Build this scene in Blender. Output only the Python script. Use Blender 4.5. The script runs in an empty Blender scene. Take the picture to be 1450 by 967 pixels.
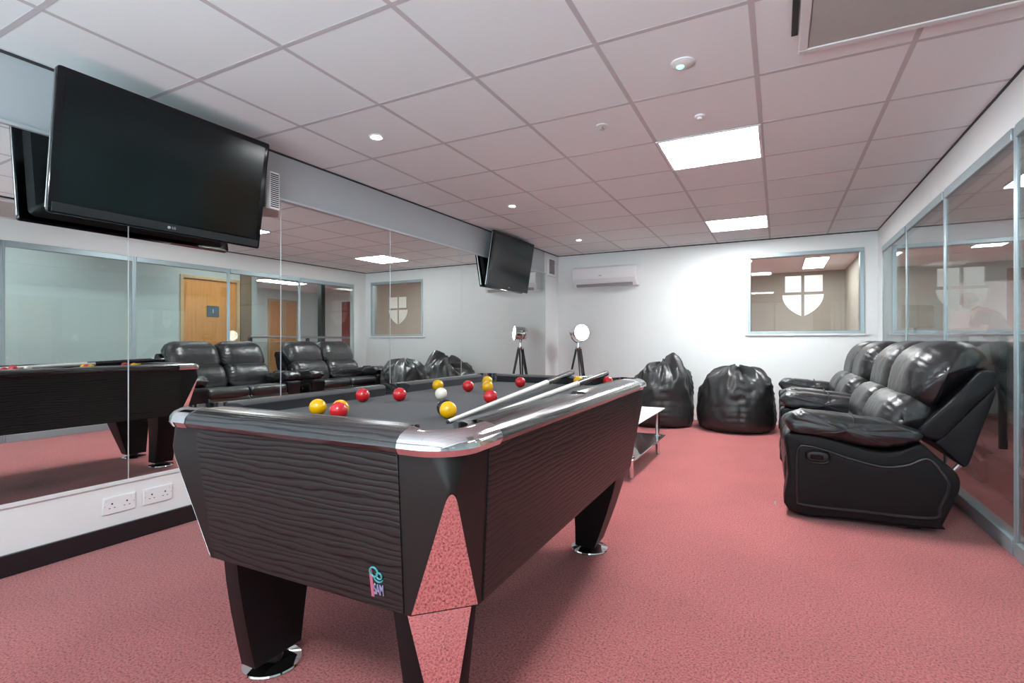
import bpy, bmesh, math, random
from mathutils import Vector, Matrix, noise
random.seed(7)
sc = bpy.context.scene
C = sc.collection
PI = math.pi
R = math.radians

# ------------------------------------------------------------------ materials
def new_mat(name):
    m = bpy.data.materials.new(name); m.use_nodes = True
    nt = m.node_tree; b = nt.nodes['Principled BSDF']
    return m, nt, b
def setp(b, **k):
    names = dict(col='Base Color', rough='Roughness', metal='Metallic', spec='Specular IOR Level', coat='Coat Weight',
                 coatr='Coat Roughness', ecol='Emission Color', es='Emission Strength', sheen='Sheen Weight')
    for q, v in k.items():
        if q in ('col', 'ecol'): v = (v[0], v[1], v[2], 1)
        b.inputs[names[q]].default_value = v
def N(nt, t, **k):
    n = nt.nodes.new(t)
    for q, v in k.items(): setattr(n, q, v)
    return n
def L(nt, a, b): nt.links.new(a, b)
def plain(name, col, rough=.5, metal=0, noise_amt=.06, scale=30, bump=0, **k):
    m, nt, b = new_mat(name); setp(b, col=col, rough=rough, metal=metal, **k)
    tc = N(nt, 'ShaderNodeTexCoord'); nz = N(nt, 'ShaderNodeTexNoise'); nz.inputs['Scale'].default_value = scale
    nz.inputs['Detail'].default_value = 4
    L(nt, tc.outputs['Object'], nz.inputs['Vector'])
    mx = N(nt, 'ShaderNodeMix', data_type='RGBA'); mx.blend_type = 'MIX'
    mx.inputs[6].default_value = (*[c*(1-noise_amt) for c in col], 1); mx.inputs[7].default_value = (*[min(1, c*(1+noise_amt)) for c in col], 1)
    L(nt, nz.outputs['Fac'], mx.inputs[0]); L(nt, mx.outputs[2], b.inputs['Base Color'])
    if bump:
        bp = N(nt, 'ShaderNodeBump'); bp.inputs['Strength'].default_value = bump; bp.inputs['Distance'].default_value = .004
        L(nt, nz.outputs['Fac'], bp.inputs['Height']); L(nt, bp.outputs['Normal'], b.inputs['Normal'])
    return m
def emis(name, col, s):
    m, nt, b = new_mat(name); setp(b, col=(.8, .8, .8), ecol=col, es=s); return m

M = {}
M['wall'] = plain('white_wall_paint', (.80, .82, .82), .55, noise_amt=.02, scale=6)
M['bulk'] = plain('bulkhead_paint', (.44, .48, .51), .55, noise_amt=.02, scale=6)
M['tile'] = plain('ceiling_tile', (.85, .89, .90), .9, noise_amt=.03, scale=160, bump=.05)
M['tbar'] = plain('ceiling_grid_bar', (.56, .545, .56), .6, noise_amt=.02)
M['grille'] = plain('grey_grille_panel', (.44, .445, .42), .6)
M['darkgap'] = plain('dark_shadow_gap', (.03, .03, .035), .7)
M['skirt'] = plain('black_skirting_gloss', (.012, .012, .014), .25)
M['white'] = plain('white_plastic', (.82, .82, .83), .3, noise_amt=.01)
M['offwhite'] = plain('off_white_paint', (.74, .75, .75), .4, noise_amt=.02)
M['grey'] = plain('grey_plastic', (.32, .33, .34), .4)
M['dgrey'] = plain('dark_grey_plastic', (.020, .024, .027), .4, spec=.3)
M['black'] = plain('black_plastic', (.008, .008, .009), .35)
M['gloss'] = plain('gloss_black', (.004, .004, .006), .15, spec=.3)
M['alu'] = plain('blue_grey_aluminium', (.34, .42, .45), .35, metal=.35, noise_amt=.03)
M['alu_l'] = plain('pale_aluminium', (.55, .60, .62), .35, metal=.3, noise_amt=.03)
M['steel'] = plain('brushed_steel', (.55, .56, .57), .3, metal=1, noise_amt=.05)
M['chrome'] = plain('polished_chrome', (.80, .79, .81), .06, metal=1, noise_amt=.01)
M['facet'] = plain('mirror_polished_panel', (.93, .90, .91), .02, metal=1, noise_amt=.005)
M['satin'] = plain('satin_black_laminate', (.010, .0095, .0095), .42, noise_amt=.1, spec=.28)
M['leg'] = plain('matt_black_leg', (.005, .005, .006), .5, spec=.25)
M['panel_e'] = emis('light_panel_diffuser', (.95, .99, 1), 50)
M['spot_e'] = emis('spotlight_bulb', (1, .98, .96), 60)
M['lamp_e'] = emis('studio_lamp_lens', (1, .98, .92), 22)
M['strip_e'] = emis('strip_light', (.93, .985, 1), 30)
M['led'] = emis('green_led', (.06, .9, .45), 5)
M['wood_dark'] = plain('dark_lamp_wood', (.02, .018, .017), .35)
M['paper'] = plain('white_paper', (.8, .8, .8), .6)
M['red_paint'] = plain('red_poster', (.30, .045, .05), .5)
M['leaf'] = plain('dark_green_leaf', (.012, .05, .03), .4)
M['skin'] = plain('skin', (.55, .33, .25), .5, noise_amt=.04)
M['shirt'] = plain('grey_tshirt', (.22, .22, .22), .85)
M['trouser'] = plain('dark_trousers', (.02, .022, .03), .85)
M['hair'] = plain('short_grey_hair', (.30, .27, .25), .8)
M['redcloth'] = plain('red_folder', (.5, .04, .05), .5)
M['brownwall'] = plain('taupe_wall', (.37, .345, .30), .7, noise_amt=.03, scale=4)
M['corrwall'] = plain('pale_green_grey_wall', (.60, .66, .645), .6, noise_amt=.02, scale=4)
M['decal'] = plain('white_vinyl_film', (.86, .84, .77), .5, noise_amt=.01)
setp(M['decal'].node_tree.nodes['Principled BSDF'])
M['plaque'] = plain('blue_grey_sign', (.07, .10, .13), .4)
M['pink'] = plain('pink_badge', (.40, .10, .16), .3)
M['cyan'] = plain('teal_badge', (.05, .27, .30), .3)
M['lilac'] = plain('lilac_badge', (.29, .27, .45), .3)
M['cloth'] = plain('charcoal_baize', (.027, .027, .033), .95, noise_amt=.25, scale=300, sheen=.15)
M['liner'] = plain('pocket_leather', (.012, .012, .014), .6)
M['ball_r'] = plain('red_ball', (.62, .016, .022), .08, noise_amt=.01, coat=.5)
M['ball_y'] = plain('yellow_ball', (.85, .46, .0), .08, noise_amt=.01, coat=.5)
M['ball_w'] = plain('cue_ball_ivory', (.86, .80, .68), .08, noise_amt=.01, coat=.5)
M['ball_k'] = plain('black_ball', (.008, .008, .009), .08, coat=.5)
M['maple'] = plain('pale_ash_shaft', (.86, .84, .78), .3, noise_amt=.06, scale=20)
M['cue_dark'] = plain('ebony_butt', (.01, .009, .009), .2)
M['tip'] = plain('cue_tip', (.03, .035, .045), .8)

def carpet():
    m, nt, b = new_mat('red_carpet'); setp(b, rough=.95, spec=.1, sheen=.25)
    tc = N(nt, 'ShaderNodeTexCoord')
    n1 = N(nt, 'ShaderNodeTexNoise'); n1.inputs['Scale'].default_value = 130; n1.inputs['Detail'].default_value = 4; n1.inputs['Roughness'].default_value = .8
    n2 = N(nt, 'ShaderNodeTexNoise'); n2.inputs['Scale'].default_value = 2.2; n2.inputs['Detail'].default_value = 3
    L(nt, tc.outputs['Object'], n1.inputs['Vector']); L(nt, tc.outputs['Object'], n2.inputs['Vector'])
    cr = N(nt, 'ShaderNodeValToRGB'); e = cr.color_ramp.elements
    e[0].position = .38; e[0].color = (.11, .020, .024, 1); e[1].position = .62; e[1].color = (.62, .19, .185, 1)
    k = e.new(.47); k.color = (.45, .106, .108, 1)
    L(nt, n1.outputs['Fac'], cr.inputs['Fac'])
    mx = N(nt, 'ShaderNodeMix', data_type='RGBA'); mx.blend_type = 'MULTIPLY'; mx.inputs[0].default_value = 1
    cr2 = N(nt, 'ShaderNodeValToRGB'); cr2.color_ramp.elements[0].color = (.86, .86, .86, 1); cr2.color_ramp.elements[1].color = (1, 1, 1, 1)
    cr2.color_ramp.elements[0].position = .3; cr2.color_ramp.elements[1].position = .7
    L(nt, n2.outputs['Fac'], cr2.inputs['Fac'])
    L(nt, cr.outputs['Color'], mx.inputs[6]); L(nt, cr2.outputs['Color'], mx.inputs[7]); L(nt, mx.outputs[2], b.inputs['Base Color'])
    bp = N(nt, 'ShaderNodeBump'); bp.inputs['Strength'].default_value = .6; bp.inputs['Distance'].default_value = .006
    L(nt, n1.outputs['Fac'], bp.inputs['Height']); L(nt, bp.outputs['Normal'], b.inputs['Normal'])
    return m
M['carpet'] = carpet()

def leather(name, col, rough, wr=.5, scale=16, spec=.5):
    m, nt, b = new_mat(name); setp(b, col=col, rough=rough, spec=spec)
    tc = N(nt, 'ShaderNodeTexCoord')
    vo = N(nt, 'ShaderNodeTexVoronoi'); vo.inputs['Scale'].default_value = 260
    nz = N(nt, 'ShaderNodeTexNoise'); nz.inputs['Scale'].default_value = scale; nz.inputs['Detail'].default_value = 4; nz.inputs['Distortion'].default_value = 1.2
    L(nt, tc.outputs['Object'], vo.inputs['Vector']); L(nt, tc.outputs['Object'], nz.inputs['Vector'])
    b1 = N(nt, 'ShaderNodeBump'); b1.inputs['Strength'].default_value = .12; b1.inputs['Distance'].default_value = .001
    b2 = N(nt, 'ShaderNodeBump'); b2.inputs['Strength'].default_value = wr; b2.inputs['Distance'].default_value = .02
    L(nt, nz.outputs['Fac'], b2.inputs['Height']); L(nt, vo.outputs['Distance'], b1.inputs['Height'])
    L(nt, b2.outputs['Normal'], b1.inputs['Normal']); L(nt, b1.outputs['Normal'], b.inputs['Normal'])
    rr = N(nt, 'ShaderNodeMapRange'); rr.inputs['To Min'].default_value = rough-.06; rr.inputs['To Max'].default_value = rough+.10
    L(nt, nz.outputs['Fac'], rr.inputs['Value']); L(nt, rr.outputs['Result'], b.inputs['Roughness'])
    return m
M['leather'] = leather('black_sofa_leather', (.009, .009, .0105), .34, .20, 14, .65)
M['leather_s'] = leather('black_sofa_vinyl_smooth', (.008, .008, .0095), .42, .05, 5, .22)
M['bean'] = leather('black_beanbag_leatherette', (.022, .023, .024), .36, .25, 9, .6)

def ripple(name, axis, col=(.015, .014, .0145), pitch=.0150, rough=.42, amt=.0065):
    """wavy grooved wood: dark lines stacked along one axis, wandering along the other"""
    m, nt, b = new_mat(name); setp(b, col=col, rough=rough, coat=.12 if axis == 'z' else .6, coatr=.16, spec=.28 if axis == 'z' else .5)
    tc = N(nt, 'ShaderNodeTexCoord'); sx = N(nt, 'ShaderNodeSeparateXYZ'); L(nt, tc.outputs['Object'], sx.inputs[0])
    def math_(op, a, c=None):
        n = N(nt, 'ShaderNodeMath', operation=op)
        for i, q in enumerate((a, c)):
            if q is None: continue
            if isinstance(q, (int, float)): n.inputs[i].default_value = q
            else: L(nt, q, n.inputs[i])
        return n.outputs[0]
    X, Y, Z = sx.outputs
    if axis == 'z': across, along = Z, math_('ADD', X, Y)
    elif axis == 'y': across, along = math_('ADD', Y, Z), X
    else: across, along = math_('ADD', X, Z), Y
    cb = N(nt, 'ShaderNodeCombineXYZ'); L(nt, math_('MULTIPLY', along, 3.2), cb.inputs[0]); L(nt, math_('MULTIPLY', across, 17.0), cb.inputs[1])
    nz = N(nt, 'ShaderNodeTexNoise'); nz.inputs['Scale'].default_value = 1.0; nz.inputs['Detail'].default_value = 3; L(nt, cb.outputs[0], nz.inputs['Vector'])
    cb2 = N(nt, 'ShaderNodeCombineXYZ'); L(nt, math_('MULTIPLY', along, 26.0), cb2.inputs[0]); L(nt, math_('MULTIPLY', across, 60.0), cb2.inputs[1])
    nz2 = N(nt, 'ShaderNodeTexNoise'); nz2.inputs['Scale'].default_value = 1.0; L(nt, cb2.outputs[0], nz2.inputs['Vector'])
    a = math_('ADD', across, math_('ADD', math_('MULTIPLY', nz.outputs['Fac'], amt*6.5), math_('MULTIPLY', nz2.outputs['Fac'], amt*.45)))
    s = math_('SINE', math_('MULTIPLY', a, 2*PI/pitch))
    u = math_('ADD', math_('MULTIPLY', s, .5), .5)
    p = math_('POWER', u, .38)
    cr = N(nt, 'ShaderNodeValToRGB'); L(nt, p, cr.inputs['Fac']); e = cr.color_ramp.elements
    e[0].position = .36; e[0].color = (.0006, .0006, .0006, 1); e[1].position = .66; e[1].color = (*col, 1)
    L(nt, cr.outputs['Color'], b.inputs['Base Color'])
    bp = N(nt, 'ShaderNodeBump'); bp.inputs['Strength'].default_value = .5; bp.inputs['Distance'].default_value = .002
    L(nt, p, bp.inputs['Height']); L(nt, bp.outputs['Normal'], b.inputs['Normal'])
    return m
M['rip_z'] = ripple('rippled_black_wood_side', 'z')
M['rip_y'] = ripple('rippled_black_wood_rail_short', 'y', (.030, .029, .031), .020, .24)
M['rip_x'] = ripple('rippled_black_wood_rail_long', 'x', (.030, .029, .031), .020, .24)

def wood(name, c1, c2, scale=3):
    m, nt, b = new_mat(name); setp(b, rough=.4)
    tc = N(nt, 'ShaderNodeTexCoord'); mp = N(nt, 'ShaderNodeMapping'); mp.inputs['Scale'].default_value = (12, 12, .7)
    nz = N(nt, 'ShaderNodeTexNoise'); nz.inputs['Scale'].default_value = scale; nz.inputs['Detail'].default_value = 6
    L(nt, tc.outputs['Object'], mp.inputs[0]); L(nt, mp.outputs[0], nz.inputs['Vector'])
    cr = N(nt, 'ShaderNodeValToRGB'); cr.color_ramp.elements[0].color = (*c1, 1); cr.color_ramp.elements[1].color = (*c2, 1)
    cr.color_ramp.elements[0].position = .3; cr.color_ramp.elements[1].position = .7
    L(nt, nz.outputs['Fac'], cr.inputs['Fac']); L(nt, cr.outputs['Color'], b.inputs['Base Color'])
    return m
M['oak'] = wood('orange_oak_veneer', (.60, .23, .05), (.70, .30, .08))
M['oak_f'] = wood('pale_oak_frame', (.55, .36, .18), (.62, .43, .24))
M['brownwood'] = wood('brown_timber', (.20, .13, .085), (.25, .17, .11))

def glass(name, tint, f0=.05, power=4.0):
    m, nt, b = new_mat(name); nt.nodes.remove(b); out = nt.nodes['Material Output']
    tr = N(nt, 'ShaderNodeBsdfTransparent'); tr.inputs[0].default_value = (*tint, 1)
    gl = N(nt, 'ShaderNodeBsdfGlossy'); gl.inputs['Roughness'].default_value = 0; gl.inputs[0].default_value = (.95, .97, .97, 1)
    lw = N(nt, 'ShaderNodeLayerWeight'); lw.inputs[0].default_value = .5
    pw = N(nt, 'ShaderNodeMath', operation='POWER'); pw.inputs[1].default_value = power; L(nt, lw.outputs['Facing'], pw.inputs[0])
    mr = N(nt, 'ShaderNodeMapRange'); mr.inputs['To Min'].default_value = f0; mr.inputs['To Max'].default_value = 1; L(nt, pw.outputs[0], mr.inputs['Value'])
    mx = N(nt, 'ShaderNodeMixShader'); L(nt, mr.outputs['Result'], mx.inputs[0]); L(nt, tr.outputs[0], mx.inputs[1]); L(nt, gl.outputs[0], mx.inputs[2])
    L(nt, mx.outputs[0], out.inputs['Surface'])
    return m
M['glass'] = glass('partition_glass', (.90, .95, .95), .05, 3.4)
M['glass_w'] = glass('tinted_window_glass', (.78, .78, .76), .012)
M['glass_t'] = glass('clear_table_glass', (.55, .62, .60), .10, 3)
m_, nt_, b_ = new_mat('mirror_silver'); setp(b_, col=(.86, .895, .88), metal=1, rough=0); M['mirror'] = m_
m_, nt_, b_ = new_mat('tv_screen'); setp(b_, col=(.002, .006, .0075), rough=.14, spec=.35); M['screen'] = m_

# ------------------------------------------------------------------ mesh helpers
class MB:
    def __init__(s): s.v = []; s.f = []; s.m = []; s.mi = 0
    def add(s, vs, fs):
        o = len(s.v); s.v += [tuple(v) for v in vs]; s.f += [tuple(i+o for i in f) for f in fs]; s.m += [s.mi]*len(fs); return s
    def box(s, a, b):
        (x0, y0, z0), (x1, y1, z1) = [min(p, q) for p, q in zip(a, b)], [max(p, q) for p, q in zip(a, b)]
        return s.add([(x0,y0,z0),(x1,y0,z0),(x1,y1,z0),(x0,y1,z0),(x0,y0,z1),(x1,y0,z1),(x1,y1,z1),(x0,y1,z1)],
                     [(0,3,2,1),(4,5,6,7),(0,1,5,4),(1,2,6,5),(2,3,7,6),(3,0,4,7)])
    def loft(s, rings, cap=True, close=False):
        n = len(rings[0]); vs = [p for r in rings for p in r]; fs = []
        k = len(rings)
        for i in range(k if close else k-1):
            j = (i+1) % k
            for q in range(n): fs.append((i*n+q, i*n+(q+1) % n, j*n+(q+1) % n, j*n+q))
        if cap and not close: fs += [tuple(range(n-1, -1, -1)), tuple((k-1)*n+q for q in range(n))]
        return s.add(vs, fs)
    def tube(s, pts, r, n=12, cap=True):
        pts = [Vector(p) for p in pts]; rr = r if isinstance(r, (list, tuple)) else [r]*len(pts); rings = []
        up = None
        for i, p in enumerate(pts):
            d = (pts[min(i+1, len(pts)-1)]-pts[max(i-1, 0)]).normalized()
            if up is None: up = d.orthogonal().normalized()
            up = (up - d*up.dot(d)).normalized(); w = d.cross(up)
            rings.append([p+(up*math.cos(2*PI*q/n)+w*math.sin(2*PI*q/n))*rr[i] for q in range(n)])
        return s.loft(rings, cap)
    def lathe(s, prof, c=(0, 0, 0), n=32, axis=None, close=False):
        """prof: (r, h) from bottom to top round +Z, or round `axis`"""
        ax = Vector(axis or (0, 0, 1)).normalized(); e1 = ax.orthogonal().normalized(); e2 = ax.cross(e1); c = Vector(c)
        return s.loft([[c+ax*h+(e1*math.cos(2*PI*q/n)+e2*math.sin(2*PI*q/n))*max(r, 1e-5) for q in range(n)] for r, h in prof], not close, close)
    def prism(s, poly, h0, h1, ax='z'):
        def mk(p, h): return {'z': (p[0], p[1], h), 'y': (p[0], h, p[1]), 'x': (h, p[0], p[1])}[ax]
        return s.loft([[mk(p, h0) for p in poly], [mk(p, h1) for p in poly]])
    def build(s, name, mat, parent=None, smooth=True, angle=35, bevel=0, seg=2):
        me = bpy.data.meshes.new(name); me.from_pydata(s.v, [], s.f)
        bm = bmesh.new(); bm.from_mesh(me)
        bmesh.ops.recalc_face_normals(bm, faces=bm.faces[:]); bm.to_mesh(me); bm.free()
        mats = mat if isinstance(mat, (list, tuple)) else [mat]
        for q in mats: me.materials.append(q)
        if len(mats) > 1:
            for p, i in zip(me.polygons, s.m): p.material_index = i
        return link(name, me, parent, smooth, angle, bevel, seg)
def link(name, me, parent=None, smooth=True, angle=35, bevel=0, seg=2):
    o = bpy.data.objects.new(name, me); C.objects.link(o)
    if parent: o.parent = parent
    if bevel:
        b = o.modifiers.new('edge', 'BEVEL'); b.width = bevel; b.segments = seg; b.limit_method = 'ANGLE'; b.angle_limit = R(40)
    if smooth:
        for p in me.polygons: p.use_smooth = True
        me.set_sharp_from_angle(angle=R(angle))
    return o
def bm_obj(name, bm, mat, parent=None, smooth=True, angle=60):
    me = bpy.data.meshes.new(name); bmesh.ops.recalc_face_normals(bm, faces=bm.faces[:]); bm.to_mesh(me); bm.free(); me.materials.append(mat)
    return link(name, me, parent, smooth, angle)
def tag(o, label, cat, group=None):
    o['label'] = label; o['category'] = cat
    if group: o['group'] = group
    return o
def thing(name, label, cat, loc=(0, 0, 0), rz=0, group=None, rot=None):
    o = bpy.data.objects.new(name, None); C.objects.link(o); o.location = loc; o.rotation_euler = rot or (0, 0, rz); o.empty_display_size = .05
    return tag(o, label, cat, group)
def struct(o): o['kind'] = 'structure'; return o
def copy_tree(o, parent=None):
    c = o.copy(); C.objects.link(c)
    if parent: c.parent = parent
    for ch in list(o.children): copy_tree(ch, c)
    return c
def text_mesh(name, txt, size, mat, parent, loc, rot, depth=.0006):
    cu = bpy.data.curves.new(name, 'FONT'); cu.body = txt; cu.size = size; cu.extrude = depth; cu.align_x = 'CENTER'; cu.align_y = 'CENTER'
    t = bpy.data.objects.new(name, cu); C.objects.link(t)
    me = bpy.data.meshes.new_from_object(t.evaluated_get(bpy.context.evaluated_depsgraph_get()))
    bpy.data.objects.remove(t); me.materials.clear(); me.materials.append(mat)
    o = link(name, me, parent, smooth=False); o.location = loc; o.rotation_euler = rot; return o
def boolean(o, cutters):
    for c in cutters:
        m = o.modifiers.new('cut', 'BOOLEAN'); m.operation = 'DIFFERENCE'; m.solver = 'EXACT'; m.object = c
    dg = bpy.context.evaluated_depsgraph_get(); me = bpy.data.meshes.new_from_object(o.evaluated_get(dg))
    o.modifiers.clear(); o.data = me
    for p in me.polygons: p.use_smooth = True
    me.set_sharp_from_angle(angle=R(35))
def rrect(hx, hy, r, n=6, z=0, c=(0, 0)):
    pts = []
    for sx, sy, a0 in ((1, 1, 0), (-1, 1, 90), (-1, -1, 180), (1, -1, 270)):
        for i in range(n+1):
            a = R(a0+90*i/n); pts.append((c[0]+sx*(hx-r)+r*math.cos(a), c[1]+sy*(hy-r)+r*math.sin(a), z))
    return pts
def smooth_loop(pts, n):
    """closed Catmull-Rom through pts, n samples"""
    k = len(pts); out = []
    for i in range(n):
        t = i*k/n; j = int(t); f = t-j
        p0, p1, p2, p3 = [pts[(j+q) % k] for q in (-1, 0, 1, 2)]
        out.append(tuple(.5*(2*p1[d]+(p2[d]-p0[d])*f+(2*p0[d]-5*p1[d]+4*p2[d]-p3[d])*f*f+(3*p1[d]-p0[d]-3*p2[d]+p3[d])*f**3) for d in (0, 1)))
    return out
def pillow(name, prof, v0, v1, mat, parent, r=.05, n=56, nv=14, amp=.004, freq=9, puff=0., bulge=.012, pleat=0., pfreq=70, pw=.045, seed=0, sharp=False):
    """a stuffed block: closed side profile (u,z) carried across v0..v1, ends rounded by r, skin creased"""
    pr = smooth_loop(prof, n) if not sharp else resample(prof, n)
    cu = sum(p[0] for p in pr)/n; cz = sum(p[1] for p in pr)/n
    mid, half = (v0+v1)/2, abs(v1-v0)/2; r = min(r, half*.9)
    st = []
    for i in range(7):
        a = i/6*PI/2; st.append((-half+r*(1-math.sin(a)), r*(1-math.cos(a))))
    st = [(v, ins) for v, ins in st]
    inner = [(-half+r+(2*half-2*r)*i/nv, 0) for i in range(1, nv)]
    seq = sorted(set([(round(v, 6), round(i, 6)) for v, i in st]))
    rows = [(v, i) for v, i in seq] + inner + [(-v, i) for v, i in reversed(seq)]
    rings = []
    def ring(v, ins, k=1., dv=0):
        o = []
        for u, z in pr:
            d = math.hypot(u-cu, z-cz); f = k*max(.05, 1-ins/max(d, 1e-4))
            f *= 1+puff*(1-(v/half)**2)
            o.append(Vector((cu+(u-cu)*f, mid+v+dv, cz+(z-cz)*f)))
        return o
    for k, dv in ((.02, -bulge), (.35, -bulge*.9), (.7, -bulge*.55)): rings.append(ring(rows[0][0], rows[0][1], k, dv))
    for v, i in rows: rings.append(ring(v, i))
    for k, dv in ((.7, bulge*.55), (.35, bulge*.9), (.02, bulge)): rings.append(ring(rows[-1][0], rows[-1][1], k, dv))
    mb = MB(); mb.loft(rings); o = mb.build(name, mat, parent, angle=80)
    bm = bmesh.new(); bm.from_mesh(o.data); bm.normal_update(); off = Vector((seed*3.1, seed*1.7, seed*.9))
    disp = []; mr = sum(math.hypot(q[0]-cu, q[1]-cz) for q in pr)/n
    for w in bm.verts:
        p = w.co
        d = amp*(noise.noise(p*freq+off)+.6*noise.noise(p*freq*2.1+off)+.25*(1-2*abs(noise.noise(p*freq*3.3+off))))
        if pleat:
            e = min(abs(p.y-v0), abs(p.y-v1)); g = math.exp(-(e/pw)**2); rd = math.hypot(p.x-cu, p.z-cz)/mr; g *= max(0, min(1, (rd-.45)/.3))
            d += pleat*g*math.sin(pfreq*(p.x*.75+p.z)+2.5*noise.noise(p*14+off))
        disp.append(d)
    for w, d in zip(bm.verts, disp): w.co += w.normal*d
    bm.to_mesh(o.data); bm.free(); return o
def resample(poly, n):
    k = len(poly); ln = [math.dist(poly[i], poly[(i+1) % k]) for i in range(k)]; T = sum(ln); out = []
    for i in range(n):
        s = T*i/n; j = 0
        while s > ln[j]: s -= ln[j]; j += 1
        f = s/ln[j]; a, b = poly[j], poly[(j+1) % k]; out.append((a[0]+(b[0]-a[0])*f, a[1]+(b[1]-a[1])*f))
    return out

# ------------------------------------------------------------------ room shell
H = 2.287                    # ceiling height
YB = 7.05                    # back wall face
XR = 1.0                     # glazed partition plane
YR = -1.3                    # wall behind the camera
WA = -math.atan(.0152)       # the mirror wall runs very slightly askew
def wx(y): return -3.0+.0152*y

MB().box((-5, YR-.3, -.1), (7, 13, 0)).build('floor', M['carpet'], smooth=False); struct(bpy.data.objects['floor'])

# suspended ceiling: tiles with the grid bars between them
cb = MB(); cb.box((-3.25, YR-.1, H), (1.3, YB+.1, H+.08)); cb.mi = 1
xs = [-.09+.6*k for k in range(-5, 3)]; ys = [1.5+.6*k for k in range(-5, 11)]
for x in xs:
    if -3.0 < x < 1.0: cb.box((x-.011, YR, H-.0012), (x+.011, YB, H+.002))
for y in ys:
    if YR < y < YB: cb.box((-3.0, y-.011, H-.001), (XR, y+.011, H+.002))
struct(cb.build('ceiling', [M['tile'], M['tbar']], smooth=False))

# left wall (mirror wall): a slightly rotated frame, local x = distance out from the wall, local y = along it
def wall_pt(p, y, z=0): return (wx(y)+p, y, z)
lw = MB().box((-.15, YR-.1, 0), (0, YB+.2, H+.05)).build('wall_left', M['bulk'], smooth=False); lw.location = (-3.0, 0, 0); lw.rotation_euler = (0, 0, WA); struct(lw)
lb = MB().box((0, YR-.1, .095), (.0025, YB, .303)).build('trim_1', M['wall'], smooth=False); lb.location = (-3.0, 0, 0); lb.rotation_euler = (0, 0, WA); struct(lb)
le = MB().box((0, 6.575, .303), (.0025, YB, H)).build('trim_2', M['wall'], smooth=False); le.location = (-3.0, 0, 0); le.rotation_euler = (0, 0, WA); struct(le)
sk = MB().box((0, YR, 0), (.018, YB, .095)).build('baseboard_left', M['skirt'], bevel=.003); sk.location = (-3.0, 0, 0); sk.rotation_euler = (0, 0, WA); struct(sk)
for i, (z0, z1, d, mt) in enumerate(((.298, .318, .014, 'offwhite'), (1.966, 1.982, .022, 'alu_l'), (H-.014, H-.001, .006, 'darkgap'))):
    t = MB().box((0, YR, z0), (d, 6.575 if i < 2 else YB, z1)).build('trim_%d' % (3+i), M[mt], bevel=.002); t.location = (-3.0, 0, 0); t.rotation_euler = (0, 0, WA); struct(t)

# back wall with its window opening
WX0, WX1, WZ0, WZ1 = -.337, .873, 1.115, 2.10
bw = MB()
bw.box((-3.3, YB, 0), (WX0, YB+.12, H+.05)).box((WX1, YB, 0), (1.08, YB+.12, H+.05)).box((WX0, YB, 0), (WX1, YB+.12, WZ0)).box((WX0, YB, WZ1), (WX1, YB+.12, H+.05))
struct(bw.build('wall_back', M['wall'], smooth=False))
struct(MB().box((-2.88, YB-.014, 0), (XR-.02, YB, .09)).build('baseboard_back', M['white'], bevel=.003))
struct(MB().box((-2.9, YB-.006, H-.012), (XR, YB, H-.001)).build('trim_6', M['darkgap'], smooth=False))
wf = MB(); f = .032
for (a, b) in (((WX0, WZ0), (WX1, WZ0+f)), ((WX0, WZ1-f-.012), (WX1, WZ1)), ((WX0, WZ0+f), (WX0+f, WZ1-f-.012)), ((WX1-f-.01, WZ0+f), (WX1, WZ1-f-.012))):
    wf.box((a[0], YB-.012, a[1]), (b[0], YB+.10, b[1]))
w1 = struct(wf.build('window_1', M['alu'], bevel=.003))
pn = MB().box((WX0+f, YB+.046, WZ0+f), (WX1-f, YB+.054, WZ1-f)).build('window_pane', M['glass_w'], w1, smooth=False)
sl = MB().box((WX0-.03, YB-.022, WZ0-.022), (WX1+.03, YB+.02, WZ0)).build('window_sill', M['white'], w1, bevel=.004)
# shield crest in pale film on the glass: four quarters
sh = MB(); cx, zs = .262, 1.603; g = .017; y0, y1 = YB+.043, YB+.0455
sh.prism([(.075, zs+g), (cx-g, zs+g), (cx-g, 1.815), (.075, 1.815)], y0, y1, 'y')
sh.prism([(cx+g, zs+g), (.468, zs+g), (.468, 1.815), (cx+g, 1.815)], y0, y1, 'y')
arc_l = [(.045+(cx-g-.045)*(1-math.cos(t))/(1-math.cos(R(56))), zs-g-.255*math.sin(t)/math.sin(R(56))) for t in [i/10*R(56) for i in range(11)]]
arc_l = [(min(x, cx-g), z) for x, z in arc_l]
sh.prism([(cx-g, zs-g)]+arc_l, y0, y1, 'y')
sh.prism([(2*cx-x, z) for x, z in reversed([(cx-g, zs-g)]+arc_l)], y0, y1, 'y')
sh.build('shield_crest', M['decal'], w1, smooth=False)

# right side: header above the glazed partition, short return by the back wall
rw = MB().box((XR, YR, 2.045), (XR+.10, YB, H+.05)).box((XR, 6.76, 0), (XR+.10, YB, 2.045)).build('wall_right', M['wall'], smooth=False); struct(rw)
struct(MB().box((XR-.006, YR, H-.013), (XR, YB, H-.001)).build('trim_7', M['darkgap'], smooth=False))
bays = [6.76, 5.60, 4.43, 3.26, 2.09, .92, -.25, YR]
for i in range(len(bays)-1):
    b, a = bays[i], bays[i+1]
    fr = MB(); t = .022
    fr.box((XR-.002, a, 0), (XR+.012, a+t, 2.045)).box((XR-.002, b-t, 0), (XR+.012, b, 2.045))
    fr.box((XR-.010, a+t, 0), (XR+.06, b-t, .075)).box((XR-.010, a+t, 1.985), (XR+.06, b-t, 2.045))
    wo = struct(fr.build('window_%d' % (i+2), M['alu'], bevel=.003))
    MB().box((XR+.002, a+t, .075), (XR+.009, b-t, 1.985)).build('window_pane', M['glass'], wo, smooth=False)
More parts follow.
